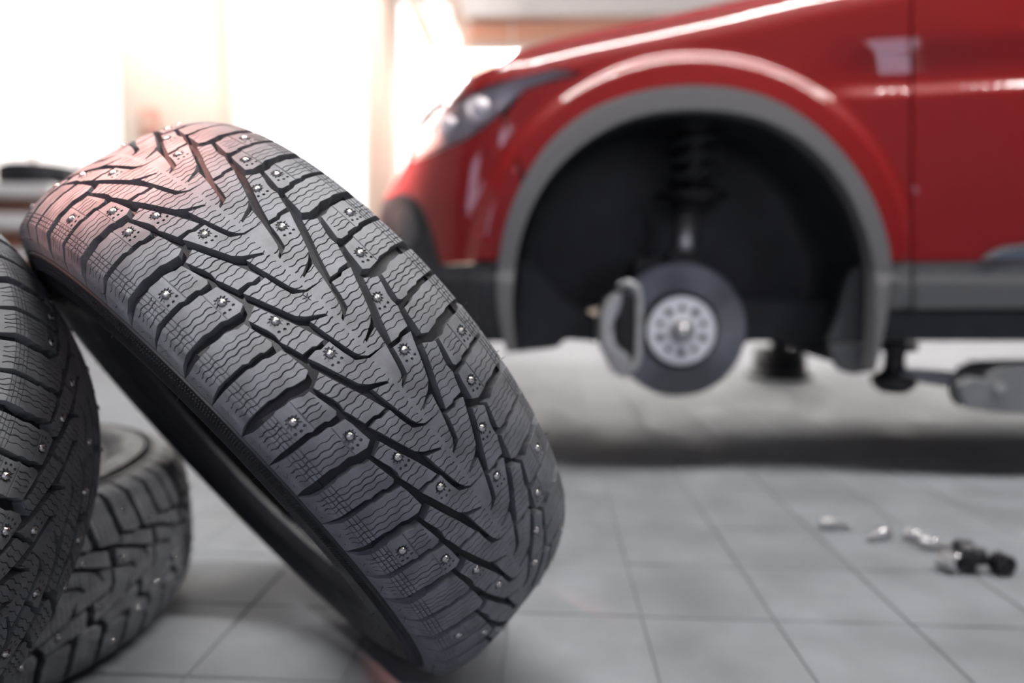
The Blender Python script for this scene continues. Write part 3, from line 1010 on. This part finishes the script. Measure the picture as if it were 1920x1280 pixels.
# grey cladding
ring = AO+AI[::-1]
at_ = panel('wheel_arch_trim', ring, M_PLAS, off=.012, th=.05)
panel('fender_cladding', [(1675, 493), (1708, 492), (1709, 579), (1668, 580), (1673, 540)], M_CLAD, off=.006, th=.03)
dc = panel('door_cladding', [(1713, 492), (2250, 489), (2250, 575), (1713, 579)], M_CLAD, off=.010, th=.03)
panel('chrome_strip', [(1838, 487), (1853, 474), (1880, 462), (1925, 457), (2250, 454), (2250, 462), (1925, 465), (1888, 470), (1862, 485)], M_CHROME, off=.016, th=.012)
panel('door_insert', [(1862, 486), (1888, 471), (1925, 466), (2250, 463), (2250, 486)], mat('blue_grey_plastic', (.20, .24, .30), .25), off=.011, th=.012)
slab_obj('side_sill', [(1652, 581), (2300, 577), (2300, 640), (1648, 640)], -.01, .25, M_DPLAS, bev=.012)
MB().box(C3((1.45, .83, .61-ZO)), (1.7, 1.60, .46), bev=.04).build('underbody', M_BLACK, car)
MB().box(C3((.2, 1.05, .62-ZO)), (1.0, 1.2, .40), bev=.05).build('gearbox_tray', M_BLACK, car)
MB().box(C3((-.08, 1.05, .70-ZO)), (.82, 1.2, .56), bev=.06).build('bay_light_blocker', M_BLACK, car)  # unseen box added to stop light leaking through the nose
MB().box(C3((-.30, 1.0, .60-ZO)), (.5, .9, .40), bev=.05).build('engine_tray', M_BLACK, car)
# wheel well liner
li = MB()
in_px = [p for p in AI]
A_ = []
for px, py in in_px:
    p = hit(px, py, -.01); A_.append(p)
cc = Vector((XC_, 0, ZC_))
rows = []
for y, s in ((.0, 1.0), (.02, 1.03), (.10, 1.035), (.20, 1.03), (.30, 1.0), (.31, .92), (.312, .5), (.312, .0)):
    rows.append([C3((cc.x+(p.x-cc.x)*s, (p.y if y == 0 else y+max(0, p.y)*.4), max(cc.z+(p.z-cc.z)*s, A_[0].z if False else -9))) for p in A_])
n = len(A_)
v_, f_ = [], []
for r in rows: v_ += r
for i in range(len(rows)-1):
    for j in range(n-1): f_.append((i*n+j, i*n+j+1, (i+1)*n+j+1, (i+1)*n+j))
# ribs pressed into the liner
MB().add(v_, f_).build('wheel_arch_liner', M_DPLAS, car, True)
slab_obj('liner_panel', [(965, 500), (985, 470), (1060, 560), (1130, 600), (1180, 620), (1130, 642), (1060, 636), (1046, 652), (958, 662)], .10, .28, M_DPLAS, bev=.01)
slab_obj('liner_panel', [(1380, 560), (1470, 560), (1560, 560), (1600, 540), (1575, 640), (1380, 640)], .20, .30, M_DPLAS, bev=.01)
slab_obj('splash_guard', [(1556, 637), (1566, 610), (1577, 580), (1592, 520), (1612, 498), (1634, 500), (1638, 560), (1634, 640), (1600, 650), (1570, 660)], .02, .05, M_CLAD, bev=.005)
slab_obj('mud_flap', [(1558, 650), (1640, 640), (1636, 680), (1630, 697), (1600, 702), (1575, 694), (1563, 675)], -.01, .015, M_CLAD, bev=.004)
# suspension
sus = empty('suspension_strut'); sus.parent = car
MB().tube([C3(cpt(1281, 505, .13)), C3(cpt(1290, 388, .16))], .026, 16).build('damper_tube', M_ROD, sus, True)
b0 = cpt(1300, 372, .16)
MB().lathe([(.001, -.035), (.05, -.03), (.06, -.01), (.085, .0), (.088, .012), (.06, .016), (.03, .03), (.001, .03)], 24, Matrix.Translation(C3(b0))).build('spring_seat', M_BLACK, sus, True)
sp_ = []
for i in range(0, 150):
    a_ = 2*PI*i/34
    sp_.append(C3((b0.x+.066*math.cos(a_), b0.y+.066*math.sin(a_), b0.z+.025+.19*i/150)))
MB().tube(sp_, .0075, 8).build('coil_spring', M_DPLAS, sus, True)
MB().lathe([(.001, 0), (.03, 0), (.035, .05), (.028, .06), (.035, .07), (.03, .13), (.06, .17), (.09, .19), (.001, .2)], 20, Matrix.Translation(C3((b0.x, b0.y, b0.z+.02)))).build('dust_boot', M_BLACK, sus, True)
slab_obj('knuckle', [(1188, 482), (1235, 478), (1260, 500), (1262, 600), (1330, 600), (1330, 660), (1210, 650), (1190, 540)], .09, .18, M_BLACK, sus, bev=.01)
slab_obj('strut_clamp', [(1255, 470), (1312, 470), (1318, 530), (1250, 530)], .10, .16, M_BLACK, sus, bev=.01)
hz = cpt(1330, 420, .2)
MB().tube([C3(cpt(1240, 360, .2)), C3(cpt(1215, 395, .2)), C3(cpt(1225, 440, .2)), C3(cpt(1205, 490, .17))], .007, 8).build('brake_hose', M_BLACK, sus, True)
MB().tube([C3(cpt(1290, 640, .16)), C3(cpt(1340, 655, .5)), C3(cpt(1345, 650, .9))], .022, 10).build('drive_shaft', M_BLACK, sus, True)
slab_obj('control_arm', [(1150, 615), (1400, 622), (1405, 645), (1180, 640)], .16, .5, M_BLACK, sus, bev=.01)

# brake disc with hub
RXm = Matrix.Translation(C3((0, 0, 0))) @ Matrix.Rotation(PI/2, 4, 'X')     # local z of the lathe points to the viewer (-y)
disc = MB().lathe([(.0985, -.024), (.1665, -.024), (.1685, -.0255), (.1685, -.030), (.1655, -.031), (.1655, -.039), (.1685, -.040), (.1685, -.046), (.0985, -.046), (.0985, -.024)], 96).build('brake_disc', M_DISC, car)
disc.matrix_local = RXm; RXm = Matrix()
smooth_by_angle(disc.data, .4)
nt_ = M_DISC.node_tree; bs_ = nt_.nodes['Principled BSDF']; tg_ = nt_.nodes.new('ShaderNodeTangent')
tg_.direction_type = 'RADIAL'; tg_.axis = 'Z'
bs_.inputs['Anisotropic'].default_value = 0.85; nt_.links.new(tg_.outputs[0], bs_.inputs['Tangent'])
vm = MB()
for i in range(44):
    a_ = 2*PI*i/44
    vm.box((0, 0, 0), (.06, .005, .007), RXm @ Matrix.Rotation(a_, 4, 'Z') @ Matrix.Translation((.1335, 0, -.035)))
vm.build('cooling_vanes', M_DEDGE, disc)
h_ = MB().lathe([(.0985, -.046), (.0985, -.040), (.0945, -.042), (.0862, -.042), (.0862, -.004), (.0845, -.0005)], 64, RXm).build('disc_bell', M_DEDGE, disc, True)
def plate(outer, holes, z0, z1, M_, name, m_, parent, hm=None):
    """flat plate with round holes, front face at z1"""
    verts, faces = [], []
    for poly in [outer]+holes:
        n = len(verts); verts += [Vector(p) for p in poly]; faces.append(list(range(n, len(verts))))
    V, E_, Fc, ov, oe, of = delaunay_2d_cdt(verts, [], faces, 0, 1e-6, True)
    vs = [M_ @ Vector((v.x, v.y, z1)) for v in V]; nb = len(vs)
    vs += [M_ @ Vector((v.x, v.y, z0)) for v in V]
    fs, ed, mi = [], {}, []
    for f, ids in zip(Fc, of):
        if len(ids) == 1 and ids[0] == 0:
            fs.append(tuple(f)); mi.append(0)
            for a_, b_ in zip(f, list(f[1:])+[f[0]]): ed.setdefault((min(a_, b_), max(a_, b_)), []).append((a_, b_))
        elif 0 in ids:
            fs.append(tuple(nb+i for i in f)); mi.append(1)
    for L in ed.values():
        if len(L) == 1:
            a_, b_ = L[0]; fs.append((b_, a_, nb+a_, nb+b_)); mi.append(1)
    return mesh_obj(name, vs, fs, m_, parent, mats=[m_, hm or m_], fm=mi)
def circ2(x, y, r, n=20): return [(x+r*math.cos(2*PI*i/n), y+r*math.sin(2*PI*i/n)) for i in range(n)]
holes = []
for k in range(5):
    a_ = -PI/2+2*PI*k/5
    holes.append(circ2(.0555*math.cos(a_), .0555*math.sin(a_), .0100))
for k in range(5):
    a_ = PI/2+2*PI*k/5
    holes.append(circ2(.0555*math.cos(a_), .0555*math.sin(a_), .0082))
hub = plate(circ2(0, 0, .0845, 64), holes, -.014, .0, RXm, 'hub_face', M_HAT, disc, M_DEDGE)
MB().lathe([(.0330, 0), (.0330, .004), (.0290, .008), (.0285, .014), (.0250, .015), (.0240, .006), (.0165, .005), (.0155, .018), (.0135, .022), (.0001, .0235)], 36, RXm).build('hub_nut', M_CAL, disc, True)
MB().lathe([(.0155, .018), (.0135, .0245), (.0001, .026)], 24, RXm).build('axle_end', M_BOLT, disc, True)

# caliper
cal = empty('brake_caliper'); cal.parent = car
C_out = cr([(1166, 548), (1152, 556), (1141, 568), (1131, 592), (1129, 632), (1136, 660), (1148, 685), (1160, 706), (1178, 708)], 4)
C_in = cr([(1184, 690), (1180, 668), (1160, 652), (1151, 634), (1150, 606), (1158, 590), (1166, 566)], 4)
slab_obj('caliper_body', C_out+C_in, -.045, .085, M_CAL, cal, bev=.006, smooth=True)
slab_obj('caliper_piston_housing', [(1150, 590), (1205, 585), (1215, 600), (1215, 650), (1205, 662), (1155, 655)], .035, .11, M_BLACK, cal, bev=.006)
slab_obj('brake_pad', [(1165, 548), (1196, 552), (1200, 600), (1200, 650), (1190, 690), (1168, 690), (1160, 640), (1158, 590)], -.012, .018, M_BLACK, cal, bev=.003)
bar = cr([(1160, 540), (1172, 531), (1187, 534), (1197, 549), (1199, 580), (1198, 640), (1195, 675), (1186, 691), (1172, 700)], 5)
MB().tube([C3(cpt(px, py, -.055+(.02 if i < 4 or i > len(bar)-5 else 0))) for i, (px, py) in enumerate(bar)], .0085, 10).build('caliper_bridge', M_CAL, cal, True)

# ------------------------------------------------------------------ lift arm and support
lift = empty('lift_arm', mat4=Matrix.Translation((0, 0, 0)) @ MC, label='grey lift arm with a black pad screw under the red car sill', cat='lift arm')
pc = cpt(1676, 700, .06)
def zc(py, y=.06): return cpt(1676, py, y).z
MB().lathe([(.001, zc(735)), (.030, zc(735)), (.052, zc(722)), (.054, zc(706)), (.034, zc(698)), (.026, zc(690)), (.024, zc(662)), (.030, zc(658)), (.052, zc(655)), (.052, zc(641)), (.001, zc(641))], 28, Matrix.Translation(C3((pc.x, pc.y, 0)))).build('lift_pad', M_BLACK, lift, True)
def lslab(name, poly, y0, y1, m_, bev=.006):
    return slab_obj(name, poly, y0, y1, m_, lift, bev)
lslab('inner_arm', [(1690, 700), (1715, 693), (1842, 703), (1846, 738), (1712, 716), (1692, 716)], .02, .085, M_LIFT)
lslab('arm_stop', [(1800, 722), (1822, 708), (1884, 716), (1892, 724), (1896, 768), (1888, 774), (1816, 765), (1806, 752)], -.03, .03, M_LIFT, .005)
lslab('outer_arm', [(1850, 712), (1856, 698), (1884, 686), (2100, 680), (2100, 790), (1896, 776), (1850, 770)], -.02, .11, M_LIFT, .004)
MB().lathe([(.001, 0), (.012, 0), (.012, .012), (.001, .013)], 6, Matrix.Translation(C3(cpt(1870, 726, -.032))) @ Matrix.Rotation(PI/2, 4, 'X')).build('stop_bolt', M_BOLT, lift)
# dark support on the far side
pd = on_floor(1460, 706)
jk = empty('support_stand', pd, label='black round support stand on the floor under the car', cat='stand')
MB().lathe([(.001, 0), (.165, 0), (.165, .015), (.140, .03), (.132, .05), (.130, .16), (.001, .16)], 32).build('stand_base', M_BLACK, jk, True)
MB().lathe([(.05, .155), (.05, .27), (.09, .28), (.09, .30), (.001, .30)], 24).build('stand_post', M_BLACK, jk, True)

# ------------------------------------------------------------------ bolts and sockets on the floor
def lying(px, py, ang, z): 
    p = on_floor(px, py, z)
    return Matrix.Translation(p) @ Matrix.Rotation(ang, 4, 'Z') @ Matrix.Rotation(PI/2, 4, 'Y')     # local z lies along the floor
def wheel_bolt(px, py, ang, label):
    e = empty('wheel_bolt', mat4=lying(px, py, ang, .0112), label=label, cat='bolt', group='loose wheel bolts on the floor')
    hx = [(.0115*math.cos(PI*i/3), .0115*math.sin(PI*i/3)) for i in range(6)]
    mb = MB().prism(hx, .018, Matrix.Translation((0, 0, -.024)))
    o = mb.build('bolt_head', M_BOLT, e)
    bm = bmesh.new(); bm.from_mesh(o.data); bmesh.ops.bevel(bm, geom=bm.edges[:], offset=.0012, segments=1, affect='EDGES'); bm.to_mesh(o.data); bm.free()
    MB().lathe([(.001, -.006), (.0125, -.006), (.0128, -.003), (.0090, .003), (.0068, .005), (.0001, .005)], 20).build('bolt_seat', M_BOLT, e, True)
    pr = [(.0062, .004)]
    for i in range(14): pr += [(.0068, .006+.0018*i), (.0059, .0069+.0018*i)]
    pr += [(.0055, .032), (.0001, .033)]
    MB().lathe(pr, 16).build('bolt_thread', M_BOLT, e)
    return e
wheel_bolt(1562, 982, -.12, 'silver wheel bolt lying alone, nearest to the brake disc')
wheel_bolt(1650, 1001, PI+.55, 'silver wheel bolt lying aslant, second one from the leaning tyre')
wheel_bolt(1722, 1006, -.75, 'silver wheel bolt with its head towards the aslant bolt, third in the row')
wheel_bolt(1752, 1020, -.45, 'silver wheel bolt whose thread points at the black socket')
def socket(name, M_, prof, m_, label, cat, n=28, parts=()):
    e = empty(name, mat4=M_, label=label, cat=cat)
    o = MB().lathe(prof, n).build('socket_body', m_, e, True); smooth_by_angle(o.data, .5)
    return e
p = on_floor(1787, 1053, .0185)
e = socket('chrome_socket', Matrix.Translation(p) @ Matrix.Rotation(-1.05, 4, 'Z') @ Matrix.Rotation(PI/2, 4, 'Y'), [(.0105, .010), (.0130, .012), (.0165, .012), (.0178, .010), (.0178, -.012), (.0160, -.022), (.0001, -.022), (.0001, -.02)], M_BOLT, 'short silver socket standing against the black socket', 'socket')
MB().lathe([(.0108, .0095), (.0108, -.004), (.0001, -.004)], 6).build('hex_recess', M_DISC, e)
p = on_floor(1812, 1041, .026)
e = socket('impact_socket', Matrix.Translation(p) @ Matrix.Rotation(-.18, 4, 'Z') @ Matrix.Rotation(PI/2, 4, 'Y'), [(.0155, -.014), (.0185, -.016), (.0245, -.016), (.0260, -.014), (.0260, .006), (.0240, .009), (.0160, .011), (.0155, .012)], M_SOCK, 'large black socket lying between the silver socket and the black cap', 'socket')
MB().lathe([(.0160, .010), (.0155, .013), (.0155, .026), (.0140, .028), (.0095, .028), (.0095, .016), (.0001, .016)], 28).build('square_drive_end', M_SOCK, e, True)
MB().lathe([(.0158, -.0135), (.0158, -.002), (.0001, -.002)], 6).build('hex_recess', M_BLACK, e)
p = on_floor(1878, 1057, .0185)
e = socket('black_cap', Matrix.Translation(p) @ Matrix.Rotation(-1.35, 4, 'Z') @ Matrix.Rotation(PI/2, 4, 'Y'), [(.0090, .012), (.0120, .013), (.0165, .013), (.0185, .011), (.0185, -.010), (.0165, -.012), (.0001, -.012)], M_SOCK, 'short black socket facing the viewer, last one at the right edge', 'socket')
MB().lathe([(.0092, .0115), (.0092, -.002), (.0001, -.002)], 6).build('hex_recess', M_PLAS, e)

# ------------------------------------------------------------------ rack far left with a tyre lying on it
YR = 5.0
A0, A1 = on_y(-240, 400, YR), on_y(140, 400, YR)
rk = empty('storage_rack', ((A0.x+A1.x)/2, YR, 0), label='pale metal storage rack behind the leaning tyre at the left', cat='rack')
wR = A1.x-A0.x
for py, th in ((352, .075), (405, .10), (470, .06)):
    MB().box((0, 0, on_y(60, py, YR).z-th/2), (wR, .5, th), bev=.008).build('shelf', M_WALLW, rk)
for sx in (-1, 1):
    for s2 in (-1, 1): MB().box((sx*(wR/2-.03), s2*.22, .55), (.05, .05, 1.1)).build('post', M_STEELD, rk)
MB().box((0, .24, .75), (wR-.1, .01, .7)).build('back_panel', M_STEELD, rk)
zt_ = on_y(60, 352, YR).z
ot = empty('old_tyre', (on_y(78, 330, YR).x, YR, zt_), label='dark tyre lying on the storage rack at the far left', cat='tyre')
tp = [(.19, .02), (.24, .005), (.30, .0), (.335, .02), (.345, .05), (.345, .15), (.335, .18), (.30, .2), (.24, .195), (.19, .18), (.20, .17), (.25, .18), (.30, .17), (.32, .1), (.30, .03), (.25, .02), (.19, .02)]
tp = [(r*.75, z*.75) for r, z in tp]
MB().lathe(tp, 48).build('carcass', M_CARC, ot, True)
gm = MB()
for i in range(48):
    gm.box((0, 0, 0), (.012, .022, .10), Matrix.Rotation(2*PI*i/48, 4, 'Z') @ Matrix.Translation((.258, 0, .075)))
gm.build('tread_blocks', M_CARC, ot)['kind'] = 'stuff'
